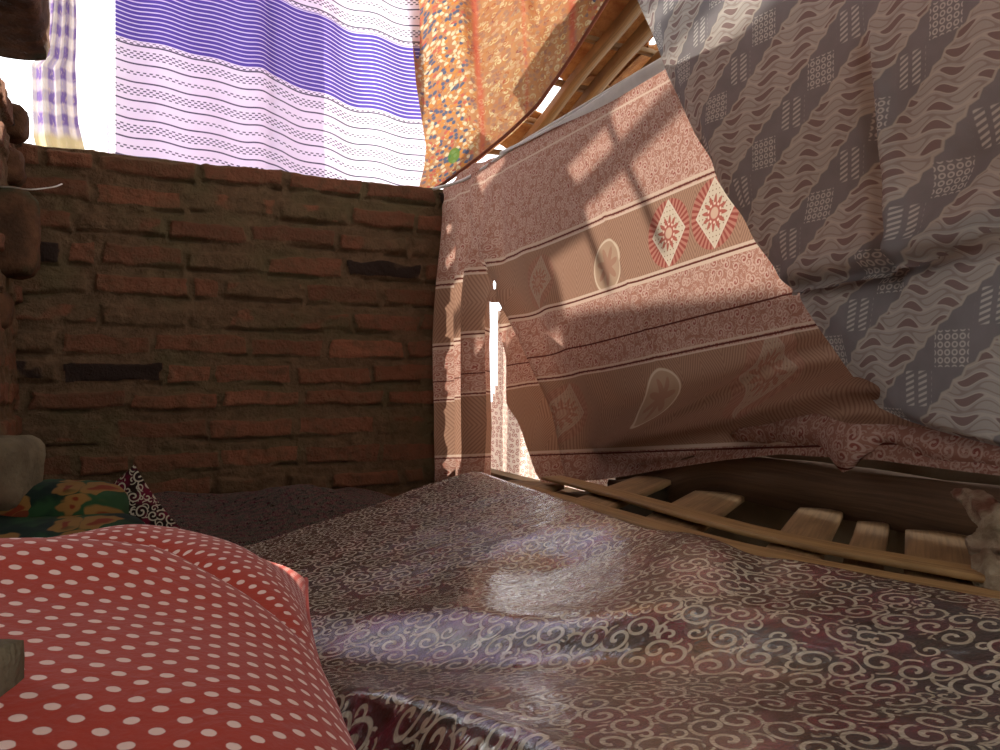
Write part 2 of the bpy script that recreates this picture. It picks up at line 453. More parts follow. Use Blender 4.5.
def mat_swirl(name, gloss=True, scale=1.0, dim=1.0):
    N = Nodes(name); u, v = N.uv()
    w = N.noise(N.vec(u*10, v*10), 1, 2); w2 = N.noise(N.vec(u*10+9, v*10+4), 1, 2)
    x = u+(w-.5)*.02; y = v+(w2-.5)*.02
    a, rnd, r = N.spiral(x, y, 36*scale, .37, 1.7, .058, R=.52, rand=.8, inner=.2, e=.016)
    b, _, _ = N.spiral(x, y, 58*scale, 5.1, 1.3, .075, R=.46, rand=.9, e=.02)
    cc, _, _ = N.spiral(x, y, 25*scale, 9.4, .62, .038, R=.5, rand=.9, inner=.1, e=.012)
    far = N.step(.36, .46, r)
    ink = a.max(b*far).max(cc*far)
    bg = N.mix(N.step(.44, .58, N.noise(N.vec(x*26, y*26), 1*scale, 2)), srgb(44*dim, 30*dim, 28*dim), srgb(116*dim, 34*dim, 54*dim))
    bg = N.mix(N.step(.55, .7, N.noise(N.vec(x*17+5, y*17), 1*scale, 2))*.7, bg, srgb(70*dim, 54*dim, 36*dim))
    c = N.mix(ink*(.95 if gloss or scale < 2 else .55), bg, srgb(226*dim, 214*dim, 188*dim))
    if gloss:
        rdg = (N.noise(N.vec(u*34+v*12, v*58), 1, 4, .65, 1.2)-.5).abs()*-1; n1 = N.noise(N.vec(u*13, v*13), 1, 2, .5, .4); n2 = N.noise(N.vec(u*75, v*75), 1, 3, .6); n3 = N.noise(N.vec(u*260, v*260), 1, 2)
        rg = N.step(.3, .7, N.noise(N.vec(u*9+3, v*9), 1, 3))*.10+.13
        return N.principled(c, rg, .9, N.bump(n1*1.7+n2*.45+n3*.2+rdg*1.1,     .012, .9), **{'Coat Weight': 1.0, 'Coat Roughness': .09, 'Coat Normal': N.bump(n2*.4+n3*.25+rdg*.9, .0045, .22), 'Coat IOR': 1.9})
    return N.principled(c, .9, .05)
def mat_dots():
    N = Nodes('red polka dot cotton'); u, v = N.uv()
    S = 1/.0160; SY = 1/.0128
    def lat(o):
        a = ((u*S+o).fract()-.5)*(1/S); b = ((v*SY+o).fract()-.5)*(1/SY)
        return (a*a+b*b*1.5).sqrt()
    d = lat(0.0).min(lat(.5))
    n = N.noise(N.vec(u*300, v*300), 1, 2); n2 = N.noise(N.vec(u*8, v*8), 1, 3)
    base = N.mix(n2, srgb(168, 52, 34), srgb(186, 66, 46))
    c = N.mix(N.below(d, n*.0008+.0021, .0003), base, srgb(242, 208, 196))
    wr = N.noise(N.vec(u*22, v*22), 1, 4, .6, .8)
    return N.principled(c, .8, .2, N.bump(n*.12+wr*.9, .006, .55), **{'Sheen Weight': .15})
def mat_green():
    N = Nodes('green floral cotton'); u, v = N.uv()
    w = N.noise(N.vec(u*14, v*14), 1, 3); w2 = N.noise(N.vec(u*14+5, v*14+8), 1, 3)
    vo = N.n('ShaderNodeTexVoronoi', voronoi_dimensions='2D'); vo.inputs['Scale'].default_value = 1
    N.t.links.new(N.vec(u*26+w*2.5, v*34+w2*2.5), vo.inputs['Vector'])
    sc = N.n('ShaderNodeSeparateColor'); N.t.links.new(vo.outputs['Color'], sc.inputs[0])
    r1 = E(N, sc.outputs[0]); d = E(N, vo.outputs['Distance'])
    c = N.mix(N.step(.42, .55, w), srgb(18, 34, 28), srgb(36, 66, 38))
    c = N.mix(r1.gt(.6)*N.below(d, .48, .06), c, srgb(126, 94, 48))
    c = N.mix(r1.lt(.3)*N.below(d, .42, .06), c, srgb(104, 50, 30))
    c = N.mix(r1.gt(.6)*N.below(d, .16, .06), c, srgb(110, 46, 26))
    c = N.mix(N.step(.58, .68, w2)*.7, c, srgb(72, 70, 34))
    return N.principled(c, .85, .15)
def mat_plain(name, col, rough=.8, spec=.25):
    N = Nodes(name); n = N.noise(N.objxyz(), 40, 4)
    return N.principled(N.mix(n, tuple(x*.8 for x in col[:3])+(1,), tuple(min(1, x*1.15) for x in col[:3])+(1,)), rough, spec)
def mat_earth():
    N = Nodes('packed earth'); ob = N.objxyz(); n = N.noise(ob, 5, 6, .6)
    return N.principled(N.mix(n, srgb(104, 84, 62), srgb(150, 126, 98)), .95, .1, N.bump(n, .02, .5))

M = dict(grey2=mat_grey('doubled grey batik', .08), raft=mat_wood('sun-dried pole', srgb(112, 84, 52), srgb(150, 116, 74)), cblock=mat_stone('grey concrete', srgb(92, 82, 64), srgb(122, 110, 88), srgb(84, 62, 44)), brick=mat_brick(), striped=mat_striped(), checked=mat_checked(), white=mat_white(), orange=mat_orange(),
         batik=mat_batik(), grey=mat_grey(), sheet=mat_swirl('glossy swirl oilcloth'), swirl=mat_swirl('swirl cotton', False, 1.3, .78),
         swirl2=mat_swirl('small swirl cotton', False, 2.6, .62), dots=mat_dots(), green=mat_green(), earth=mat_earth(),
         wood=mat_wood('weathered board', srgb(92, 68, 50), srgb(112, 84, 62), .75), bamboo=mat_wood('split bamboo', srgb(150, 112, 68), srgb(188, 150, 98), .5),
         slat=mat_wood('bamboo slat', srgb(140, 108, 74), srgb(176, 140, 98), .6), dark=mat_wood('dark beam', srgb(58, 46, 32), srgb(88, 72, 50)),
         stone=mat_stone('pale concrete', srgb(128, 118, 98), srgb(164, 154, 130), srgb(108, 84, 60)),
         dstone=mat_stone('dark brick', srgb(70, 50, 36), srgb(106, 74, 52), srgb(66, 66, 44)),
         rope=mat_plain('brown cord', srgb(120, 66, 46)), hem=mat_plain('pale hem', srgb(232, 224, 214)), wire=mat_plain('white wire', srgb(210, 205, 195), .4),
         tile=mat_stone('clay roof tile', srgb(150, 100, 64), srgb(186, 140, 92)), maroon=mat_plain('maroon selvedge', srgb(112, 44, 54), .5),
         plaster=mat_stone('rough plaster', srgb(120, 104, 84), srgb(150, 132, 108), sc=6), rag=mat_stone('faded rag', srgb(120, 100, 78), srgb(176, 160, 134), srgb(110, 70, 54), 30),
         ticking=mat_plain('mattress ticking', srgb(120, 60, 60)))

# ------------------------------------------------------------------ brick walls
def brickfield(W, H, pitch, seed, top_align, res=.0042):
    r = np.random.default_rng(seed)
    nx, nz = int(W/res), int(H/res)
    X, Z = np.meshgrid(np.linspace(0, W, nx+1), np.linspace(0, H, nz+1))
    ex = fbm(X*26, Z*26, seed+3, 5)*.024; ez = fbm(X*13, Z*22, seed+9, 5)*.022
    mort = -.008+fbm(X*22, Z*26, seed+1, 5)*.022
    h = mort.copy(); br = np.zeros_like(h); tone = np.full_like(h, .5); dk = np.zeros_like(h)
    k = 0; zt = top_align
    while zt > -.05:
        bh = r.uniform(.042, .052) if k else .043
        x = -r.uniform(0, .22)
        while x < W:
            L = r.choice([.205, .215, .225, .19, .10, .06], p=[.25, .3, .2, .13, .07, .05])*r.uniform(.95, 1.05)
            tilt = r.uniform(-.012, .012); dz = r.uniform(-.004, .004); off = r.uniform(-.008, .012); tn = r.uniform(0, 1); dark = 1.0 if r.random() < .07 else r.uniform(0, .25)
            smear = r.choice([0, .2, .45, .75], p=[.22, .28, .28, .22])
            i0, i1 = max(0, int((x-.02)/res)), min(nx+1, int((x+L+.02)/res)); j0, j1 = max(0, int((zt-bh-.03)/res)), min(nz+1, int((zt+.03)/res))
            if i1 > i0 and j1 > j0:
                s = np.s_[j0:j1, i0:i1]
                cx, cz = x+L/2, zt-bh/2+dz
                px = np.abs(X[s]+ex[s]-cx)-L/2; pz = np.abs(Z[s]+ez[s]-cz-tilt*(X[s]-cx))-bh/2
                d = np.maximum(px, pz)
                m = 1-sst(-.006, .002, d)
                rough = fbm(X[s]*40+k*3, Z[s]*40+x*9, seed+21, 4)*.008
                hb = off*.8+rough*1.4-.004*smear
                h[s] = np.where(m > 0, np.maximum(h[s], mort[s]*(1-m)+hb*m), h[s])
                mm = m*(1-smear*sst(-.12, .2, fbm(X[s]*16, Z[s]*20, seed+5, 3)+(smear-.3)*.5))
                br[s] = np.where(m > .3, mm, np.maximum(br[s], mm)); tone[s] = np.where(m > .3, tn, tone[s]); dk[s] = np.where(m > .3, dark, dk[s])
                # open joint under the brick
                gap = (1-sst(.0, .007, np.abs(Z[s]-(cz-bh/2-.006))))*(px < 0)*sst(-.05, .12, fbm(X[s]*9, Z[s]*4+k, seed+33, 3))
                h[s] = h[s]-gap*.02*(m < .3)
            x += L+r.uniform(.008, .02)
        zt -= pitch*r.uniform(.96, 1.04); k += 1
    return X, Z, h, np.stack([br, tone, dk], -1)
def brick_wall(name, origin, ux, nrm, W, H, thick, pitch, seed, top=None):
    X, Z, h, c = brickfield(W, H, pitch, seed, H-.002)
    o = np.array(origin); ux = np.array(ux); nm = np.array(nrm)
    Zt = Z if top is None else Z*1.0
    P = o+X[..., None]*ux+Zt[..., None]*np.array([0, 0, 1.])+h[..., None]*nm
    if top is not None:
        edge = top(X[-1]); k = 8
        for i in range(k): P[-1-i, :, 2] += edge*(1-i/k)
    rows = [P]; cols = [c]
    for f in np.linspace(.08, 1, 14):
        row = P[-1]-nm*thick*f; row = row.copy()
        row[:, 2] += fbm(X[-1]*20, X[-1]*0+f*6, seed+70)*.02*(f < 1) - (.0 if f < 1 else .004)
        rows.append(row[None]); cols.append(np.clip(c[-1:]*.7, 0, 1))
    back = P[-1]-nm*thick; b2 = back.copy(); b2[:, 2] = origin[2]
    rows.append(b2[None]); cols.append(c[-1:]*.5)
    P = np.concatenate(rows, 0); c = np.concatenate(cols, 0)
    # close the sides
    L = P[:, :1].copy(); L[:, 0] -= nm*0
    left = P[:, 0].copy(); right = P[:, -1].copy()
    nface = X.shape[0]
    def cap(col):
        q = col.copy(); q[:nface] = np.where(np.abs(nm) > .5, (o-nm*thick), q[:nface]); return q
    P = np.concatenate([cap(left)[:, None], P, cap(right)[:, None]], 1); c = np.concatenate([c[:, :1]*.6, c, c[:, -1:]*.6], 1)
    return tag(grid(name, P, M['brick'], None, None, colattr=c), kind='structure')

brick_wall('wall_back', (-.42, 2.255, 0), (1, 0, 0), (0, -1, 0), 1.40, 1.24, .105, .0775, 12, top=lambda x: fbm(x*11, x*0+2.2, 5, 3)*.012)
brick_wall('wall_left', (-.205, 2.25, 0), (0, -1, 0), (1, 0, 0), 1.20, 1.27, .16, .076, 41, top=lambda x: fbm(x*14, x*0+7, 8, 3)*.02+.08*sst(.55, .6, x))
tag(grid('floor', np.array([[(-4, -4, 0), (4, -4, 0)], [(-4, 6, 0), (4, 6, 0)]], float), M['earth']), kind='structure')

# protruding ragged bricks of the left wall end
def ragged(sizes):
    for i, (pxr, y0, y1, t, depth, mat, lab, cat) in enumerate(sizes):
        p0 = at(pxr, y0, t); p1 = at(pxr, y1, t); hgt = p0[2]-p1[2]
        W = .16; o = block('brick', (W, depth, hgt), (p0[0]-W/2, p0[1]+depth*.1, (p0[2]+p1[2])/2), M[mat], amp=.007, seed=i+3, rnd=.3)
        tag(o, lab, cat, 'ragged bricks at the left wall end')
ragged([(28, 107, 141, 1.83, .10, 'dstone', 'small dark brick topmost on the ragged left wall end beside the bright gap', 'brick'),
        (24, 150, 186, 1.80, .10, 'dstone', 'weathered brick just above the white wire on the left wall end', 'brick'),
        (39, 192, 278, 1.72, .12, 'dstone', 'big rounded dark block bulging from the left wall end below the wire', 'block'),
        (12, 290, 330, 1.70, .10, 'dstone', 'dark brick under the big rounded block at the left edge', 'brick')])
# beam end, top left
p = at(50, 66, 1.72)
b = block('roof_beam', (.20, .85, .16), (p[0]-.10, p[1]-.42, p[2]+.08), M['dstone'], amp=.008, seed=9, res=.02, rnd=.12)
tag(b, 'thick dark weathered beam end jutting in at the top left corner', 'beam')
w = tube_pts(spline([at(-12, 186, 1.66), at(12, 187, 1.64), at(30, 190, 1.62), at(55, 187, 1.66), at(62, 184, 1.7)], 24), .0016, 6)
tag(grid('wire', w, M['wire'], wrapu=True), 'thin white wire poking from the ragged left wall end', 'wire')

# ------------------------------------------------------------------ curtains above the brick wall
def droop(x): return np.interp(x, [-.4, 0, .15, .30, .40, .475, .626, .885, 1.2], [0, 0, .012, .03, .036, .06, .086, .112, .12])
def sm(f, x, w=.03): return (f(x-w)+f(x)*2+f(x+w))/4
nx, nz = 150, 90
xs = np.linspace(.008, .955, nx); zz = np.linspace(1.10, 1.98, nz)
Xg, Zg = np.meshgrid(xs, zz)
def cloth_y(X, Z, y0): return y0+.012*np.sin(X*9+1)+.010*gauss(X, .44, .035)*1.6-.012*gauss(X, .405, .03)+.006*np.sin(X*31+Z*3)+fbm(X*7, Z*4, 3)*.02
Yg = cloth_y(Xg, Zg, 2.40)
edge = .905+.02*np.sin(Zg*9)+.02*(1.9-Zg)
Xr = .008+(Xg-.008)*(edge-.008)/(.955-.008)
UV = np.stack([Xr, Zg+sm(droop, Xr)+.004*np.sin(Xr*40)], -1)
cur = grid('striped_curtain', np.stack([Xr, Yg, Zg], -1), M['striped'], UV)
tag(cur, 'white curtain with purple stripes and a broad purple band hung above the brick wall', 'curtain')
X2, Z2 = np.meshgrid(np.linspace(.012, .632, 60), np.linspace(1.11, 1.97, 40))
N2 = Nodes('plain back fold'); lin = N2.cloth(srgb(226, 214, 232), .55)
grid('back_fold', np.stack([X2, cloth_y(X2, Z2, 2.40)+.03, Z2], -1), lin, parent=cur)
# thin white and checked cloths at the left
X3, Z3 = np.meshgrid(np.linspace(-.11, .02, 40), np.linspace(1.1, 1.98, 60))
tag(grid('white_curtain', np.stack([X3, 2.44+.006*np.sin(X3*80), Z3], -1), M['white'], np.stack([X3, Z3], -1)),
    'narrow strip of thin white cloth between the checked and striped curtains', 'curtain')
X4, Z4 = np.meshgrid(np.linspace(0, 1, 40), np.linspace(0, 1, 80))
zz4 = 1.262+Z4*.75
xl = np.interp(zz4, [1.26, 1.3, 1.49, 1.52, 2.0], [-.178, -.186, -.19, -.166, -.12]); xr = np.interp(zz4, [1.26, 1.35, 1.5, 1.62, 2.0], [-.062, -.082, -.088, -.085, -.10])
xx4 = xl+(xr-xl)*X4
tag(grid('checked_curtain', np.stack([xx4, 2.41+.012*np.sin(X4*16)+.01*fbm(X4*4, Z4*6, 6), zz4], -1), M['checked'], np.stack([X4*.125, zz4], -1)),
    'crumpled purple and white checked cloth hanging at the far left', 'curtain')

# orange floral batik, gathered at the corner and cut by a diagonal lower edge
nu, nv = 110, 120
S, V = np.meshgrid(np.linspace(0, 1, nu), np.linspace(0, 1, nv))
epx = [(418, 197), (440, 188), (478, 160), (510, 134), (538, 107), (560, 76), (582, 43), (605, 6), (655, -72)]
tpx = lambda x: np.interp(x, [415, 655], [2.50, 1.84])
elow = spline([at(x, y, tpx(x)) for x, y in epx], nu)
etop = spline([at(x, y, tpx(x)+.06) for x, y in ((412, -150), (440, -180), (480, -200), (520, -210), (560, -220), (605, -225), (655, -230))], nu)
Po = elow[None]*(1-V[..., None])+etop[None]*V[..., None]
rp = np.array([onY(x, y, 2.3)[0] for x, y in ((416, 0), (422, 60), (433, 120), (436, 150), (420, 192))])
off = (.035*np.sin(S*24+V*2)+.012*np.sin(S*52))*np.clip(V*2.5, 0, 1)
Po = Po+off[..., None]*np.array([.4, 1, 0])
lb_ = np.interp(Po[..., 2], [1.25, 1.33, 1.40, 1.60, 1.80], [0, .022, .03, -.0, -.015])*(1-S)**3
Po[..., 0] += lb_
Xo, Yo, Zo = Po[..., 0], Po[..., 1], Po[..., 2]
Uo = .9+S*.62; 
ecord = np.concatenate([[at(396, 195, 2.44), at(408, 195, 2.46)], elow[:, :]-np.array([.008, .012, .0])])
tag(grid('cord', tube_pts(spline(ecord, 160), .005, 8), M['rope'], wrapu=True), 'brown cord along the diagonal lower edge of the orange batik', 'cord')
tag(grid('orange_curtain', np.stack([Xo, Yo, Zo], -1), M['orange'], np.stack([Uo, Zo], -1)),
    'orange and tan floral batik hanging beside the striped curtain with a diagonal lower edge', 'curtain')

# ------------------------------------------------------------------ brown batik along the right side
XW = .92
nb, nv = 900, 260
bb = 2.30-np.linspace(0, 1, nb)*2.25
V, B = np.meshgrid(np.linspace(0, 1, nv), bb, indexing='ij')       # V: 0 top .. 1 bottom
bot = [onX(x, y, .90) for x, y in ((440, 500), (500, 488), (560, 483), (620, 478), (670, 469), (740, 459), (800, 453), (900, 458), (1000, 470))]
botb = np.array([p[1] for p in bot])[::-1]; botz = np.array([p[2] for p in bot])[::-1]
zb = np.interp(B, botb, botz)
zt = 1.248+.006*np.sin(B*7)-.006*gauss(B, 2.28, .06)+.016*gauss(B, 2.08, .10)
Z = zt*(1-V)+zb*V
X = XW+.012*np.sin(B*5+V*1.5)*V+fbm(B*3.2, V*2.5, 8)*.03*V
# gathered folds beside the corner
fd = sst(1.75, 2.0, B)
X = X+fd*(.030*np.sin(B*58+V*1.2)+.014*np.sin(B*27+1))*(.15+.85*sst(0, .5, V))
# diagonal fold sweeping from the top of the gathers to the lower middle
bl = np.interp(Z, [.45, .60, .75, .90, 1.05, 1.22], [1.46, 1.56, 1.70, 1.84, 1.95, 2.04])
X = X-.030*gauss(B, bl, .035)*sst(0, .35, V)+.022*gauss(B, bl+.075, .03)*sst(.05, .4, V)
X = X-.014*gauss(B, bl-.17, .05)*sst(.1, .5, V)
for (pa, pb_, dp) in (((588, 165), (652, 352), .007), ((758, 208), (800, 345), .004)):
    qa, qb = onX(*pa, XW)[1:], onX(*pb_, XW)[1:]; dd = (qb-qa)/np.linalg.norm(qb-qa)
    ss = (B-qa[0])*dd[0]+(Z-qa[1])*dd[1]; qq = (B-qa[0])*dd[1]-(Z-qa[1])*dd[0]
    X = X-dp*np.exp(-np.abs(qq)/.012)*sst(-.12, 0, ss)*sst(np.linalg.norm(qb-qa)+.1, np.linalg.norm(qb-qa), ss)
# bulge towards the bed at the bottom, resting on the board
lo = sst(.66, 1, V)*sst(1.5, 1.25, B)
X = X-.055*lo+.03*gauss(V, .8, .06)*sst(1.5, 1.2, B)
crease = np.interp(B, [.4, .72, .95, 1.3], [.66, .66, .60, .53])
X = X-.03*gauss(Z, crease, .022)*sst(1.5, 1.2, B)+.02*gauss(Z, crease-.04, .02)*sst(1.5, 1.2, B)
X = X-.02*gauss(Z, crease+.05+.03*np.sin(B*9), .015)*sst(1.4, 1.1, B)*sst(.6, .75, B)
X = X-.035*sst(.8, 1, V)*sst(1.35, 1.6, B)*(1-fd)
# open slit
g0 = np.interp(Z, [.40, .60, .80, .98], [1.915, 1.925, 1.925, 1.915]); g1 = np.interp(Z, [.40, .46, .52, .60, .70, .78, .98], [1.56, 1.64, 1.72, 1.82, 1.855, 1.885, 1.900])
inside = (B < g0) & (B > g1) & (Z < .98)
brid = (np.abs(Z-.935) < .012) | (np.abs(Z-.885) < .018)
inside &= ~(brid & (B < 1.93))
keep = ~inside[:-1, :-1]
batik = empty('brown_batik_curtain', (XW, 1.2, 0))
tag(batik, 'brown batik with red star medallions hung on a cord along the right side', 'curtain')
grid('panel', np.stack([X, B, Z], -1), M['batik'], np.stack([B, vmap(B, Z)], -1), batik, keep)
# top hem folded over the cord, its sunlit brightness put in as pale colour
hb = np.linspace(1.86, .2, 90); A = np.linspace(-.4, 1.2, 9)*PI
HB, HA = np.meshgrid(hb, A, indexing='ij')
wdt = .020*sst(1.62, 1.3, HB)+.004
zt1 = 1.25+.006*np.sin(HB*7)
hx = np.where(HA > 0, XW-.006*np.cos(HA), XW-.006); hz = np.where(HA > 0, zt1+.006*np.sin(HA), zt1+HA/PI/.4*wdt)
hm = grid('top_hem', np.stack([hx-.001, HB, hz], -1), M['hem'], None, batik); hm['label'] = 'top hem with sunlit brightness painted pale'
# drooping lower hem with a hanging loop
up = [(735, 415), (770, 414), (800, 412), (822, 414), (836, 420), (850, 424), (866, 424), (890, 424), (915, 427), (945, 432), (985, 440), (1040, 452)]
dn = [(735, 440), (770, 444), (800, 446), (820, 448), (830, 464), (846, 475), (860, 458), (884, 446), (912, 455), (945, 464), (985, 473), (1040, 482)]
xo = [.885, .88, .875, .868, .85, .842, .845, .865, .86, .868, .86, .86]
U_ = np.array([onX(a, b, x) for (a, b), x in zip(up, xo)]); D_ = np.array([onX(a, b, x-.004) for (a, b), x in zip(dn, xo)])
U_ = spline(U_, 90); D_ = spline(D_, 90)
fr = np.linspace(0, 1, 22)[None, :, None]
R_ = U_[:, None]*(1-fr)+D_[:, None]*fr
R_[..., 0] -= .014*np.sin(fr[..., 0]*PI)+.007*np.sin(np.linspace(0, 26, 90))[:, None]*fr[..., 0]
back = R_[:, ::-1].copy(); back[..., 0] += .016; back[..., 2] += .004
R_ = np.concatenate([R_, back[:, :18]], 1)
grid('drooping_hem', R_, M['batik'], np.stack([R_[..., 1], R_[..., 2]*1.0+.22], -1), batik)

cord = spline([(.86, 2.20, 1.225), (.90, 2.16, 1.232), (.925, 2.1, 1.238), (.92, 1.8, 1.25), (.92, 1.2, 1.258), (.92, .6, 1.25), (.92, -.2, 1.25)], 120)
tag(grid('cord', tube_pts(cord, .005, 8), M['hem'], wrapu=True), 'pale cord stretched along the top of the brown batik', 'cord')

# sunlit outer cloth behind the slit
Bq, Zq = np.meshgrid(np.linspace(2.2, 1.35, 90), np.linspace(.012, .86, 70))
Xq = 1.02+.01*np.sin(Bq*40)
kq = (Bq < np.interp(Zq, [.3, .50, .56, .62, .70, .86], [2.2, 2.2, 2.15, 2.115, 2.11, 2.105]))[:-1, :-1]
N3 = Nodes('pale patterned cotton'); uu, vv = N3.uv(); s3, _, _ = N3.spiral(uu, vv, 70, 1.9, 1.4, .11)
pale = N3.cloth(N3.mix(s3*.8, srgb(238, 222, 208), srgb(176, 104, 92)), .5)
tag(grid('pale_cloth', np.stack([Xq, Bq, Zq], -1), pale, np.stack([Bq, Zq], -1), None, kq), 'sunlit pale patterned cloth showing through the slit in the brown batik', 'cloth')

# ------------------------------------------------------------------ grey batik in front
XG = .865
le = [onX(x, y, XG) for x, y in ((600, -95), (635, 0), (665, 75), (705, 150), (745, 215), (800, 300), (850, 375), (878, 408), (905, 420), (950, 433), (1000, 445), (1060, 458))]
lez = np.array([q[2] for q in le])[::-1]; leb = np.array([q[1] for q in le])[::-1]
nr, nc = 260, 240
zz = np.linspace(lez[0], lez[-1], nr)
lb = np.interp(zz, lez, leb)
T = np.linspace(0, 1, nc)
Bg = lb[:, None]*(1-T)[None]+(-.35)*T[None]
Zg2 = np.repeat(zz[:, None], nc, 1)
Xg2 = XG+fbm(Bg*3, Zg2*3, 15)*.03+.006*np.sin(Bg*16+Zg2*2)+.018*gauss(Bg, lb[:, None], .03)
def crease_line(p0, p1, depth, w, sgn=1):
    a = onX(*p0, XG)[1:]; c = onX(*p1, XG)[1:]; d = (c-a)/np.linalg.norm(c-a); L = np.linalg.norm(c-a)
    s = (Bg-a[0])*d[0]+(Zg2-a[1])*d[1]; q = (Bg-a[0])*d[1]-(Zg2-a[1])*d[0]
    m = sst(-.05, .05, s)*sst(L+.05, L-.05, s)
    return m*depth*(gauss(q, 0, w)-.7*gauss(q, sgn*w*2, w*1.3))
Xg2 = Xg2+crease_line((868, 50), (898, 275), .022, .010)+crease_line((790, 290), (1000, 250), .016, .010)+crease_line((705, 120), (720, 260), .01, .02)+crease_line((935, 200), (1000, 130), .02, .03)
Xg2 = Xg2-.012*sst(.92, .86, Zg2)
fl_ = np.array([onX(x, y, XG) for x, y in ((770, 298), (795, 294), (850, 284), (900, 275), (950, 258), (1000, 236), (1080, 200))])
fz = np.interp(Bg, fl_[::-1, 1], fl_[::-1, 2])
upper = (Zg2 > fz)[1:, 1:]
Xlow = Xg2-.002+.006*np.sin(Bg*21)-.010*sst(.80, .72, Zg2)
Xg2 = Xg2-.008*np.exp(-np.clip(Zg2-fz, 0, 1)/.012)-.016
lowm = (Zg2 < fz+.03)[1:, 1:]
gc = grid('grey_batik_curtain', np.stack([Xg2, Bg, Zg2], -1), M['grey'], np.stack([Bg, Zg2], -1), None, upper)
lf_ = grid('lower_layer', np.stack([Xlow, Bg, Zg2], -1), M['grey2'], np.stack([Bg+.01, Zg2+.012], -1), gc, lowm)
lf_['label'] = 'darker doubled lower layer'
tag(gc, 'large grey batik with diagonal pale bands hanging in front of the brown batik', 'curtain')

# ------------------------------------------------------------------ lean-to roof seen through the triangular gap
def rz(y): return 1.62+(1.70-y)*.33
def rafter(px, X, wd, lab):
    path = np.array([(X, y, rz(y)+.0) for y in np.linspace(2.50, .8, 24)])
    path[:, 2] += .004*np.sin(np.arange(24))
    tag(board('bamboo_rafter', path, wd, wd*.8, M['raft'], None, (1, 0, 0), seed=int(X*100)), lab, 'rafter', 'rafters of the lean-to roof')
rafter(0, 1.205, .034, 'sunlit rafter nearest the orange batik edge in the triangular gap')
rafter(0, 1.285, .036, 'sunlit rafter in the middle of the triangular gap')
rafter(0, 1.40, .036, 'sunlit rafter beside the grey batik edge in the triangular gap')
for k, y in enumerate((2.38, 2.20, 2.02, 1.84, 1.66)):
    path = np.array([(x, y, rz(y)+.026) for x in np.linspace(1.115, 1.62, 20)]); path[:, 2] += .003*np.sin(np.arange(20)*.9)
    tag(board('roof_batten', path, .022, .014, M['raft'], None, (0, 1, 0), seed=k+7), 'thin roof batten crossing the rafters, number from the eave %s' % ['one', 'two', 'three', 'four', 'five'][k] if False else
        ['lowest thin batten crossing the rafters at the eave', 'second lowest batten crossing the rafters above the eave', 'middle batten crossing the rafters in the triangular gap', 'second highest batten crossing the rafters of the lean-to', 'highest batten crossing the rafters of the lean-to'][k], 'batten', 'battens of the lean-to roof')
tile0 = None
def tile_mesh():
    u = np.linspace(-.5, .5, 15); v = np.linspace(0, 1, 8)
    Vv, Uu = np.meshgrid(v, u, indexing='ij')
    zt_ = .018*np.cos(Uu*2*PI*1.0)+.004*np.sin(Vv*3)
    P = np.stack([Uu*.21, -Vv*.27, zt_+.33*Vv*.27], -1)
    Q = P[::-1].copy(); Q[..., 2] += .012
    return np.concatenate([P, Q, P[:1]], 0)
n = 0
rown = ['the eave row', 'the second row', 'the third row', 'the fourth row', 'the top row']
for k, y in enumerate((2.38, 2.20, 2.02, 1.84, 1.66)):
    for j in range(4):
        if (k, j) in ((1, 0), (2, 3), (3, 2), (3, 3), (4, 1), (4, 2), (4, 3), (0, 3)): continue       # broken-out tiles let the sky through
        if tile0 is None:
            tile0 = grid('roof_tile', tile_mesh(), M['tile']); o = tile0
        else:
            o = tile0.copy(); COL.objects.link(o)
        o.location = (1.165+j*.135, y+.02, rz(y)+.045); o.scale = (.68, .76, .7); o.rotation_euler = (random.uniform(-.05, .05), 0, random.uniform(-.06, .06))
        tag(o, 'clay roof tile in %s of the lean-to, %s' % (rown[k], ['beside the orange batik', 'between the first two rafters', 'above the middle rafter', 'beside the grey batik'][j]), 'roof tile', 'clay tiles of the lean-to roof')
for X in (1.2, 1.7):
    for Y in (2.2, .9):
        pass
# posts that carry the lean-to
def pole(name, x, y, z, r, lab, cat):
    path = np.array([(x+.006*math.sin(k), y, z*k/20) for k in range(21)])
    tag(grid(name, tube_pts(path, r, 10, up=(0, 1, 0)), M['dark'], np.zeros((23, 10, 2)), wrapu=True), lab, cat)
pole('bamboo_post', 1.285, 2.28, rz(2.28)-.03, .03, 'outdoor post under the rafter behind the orange batik', 'post')
pole('bamboo_post', 1.40, 2.24, rz(2.24)-.035, .03, 'outdoor post under the rafter nearest the grey batik', 'post')

# ------------------------------------------------------------------ sleeping platform

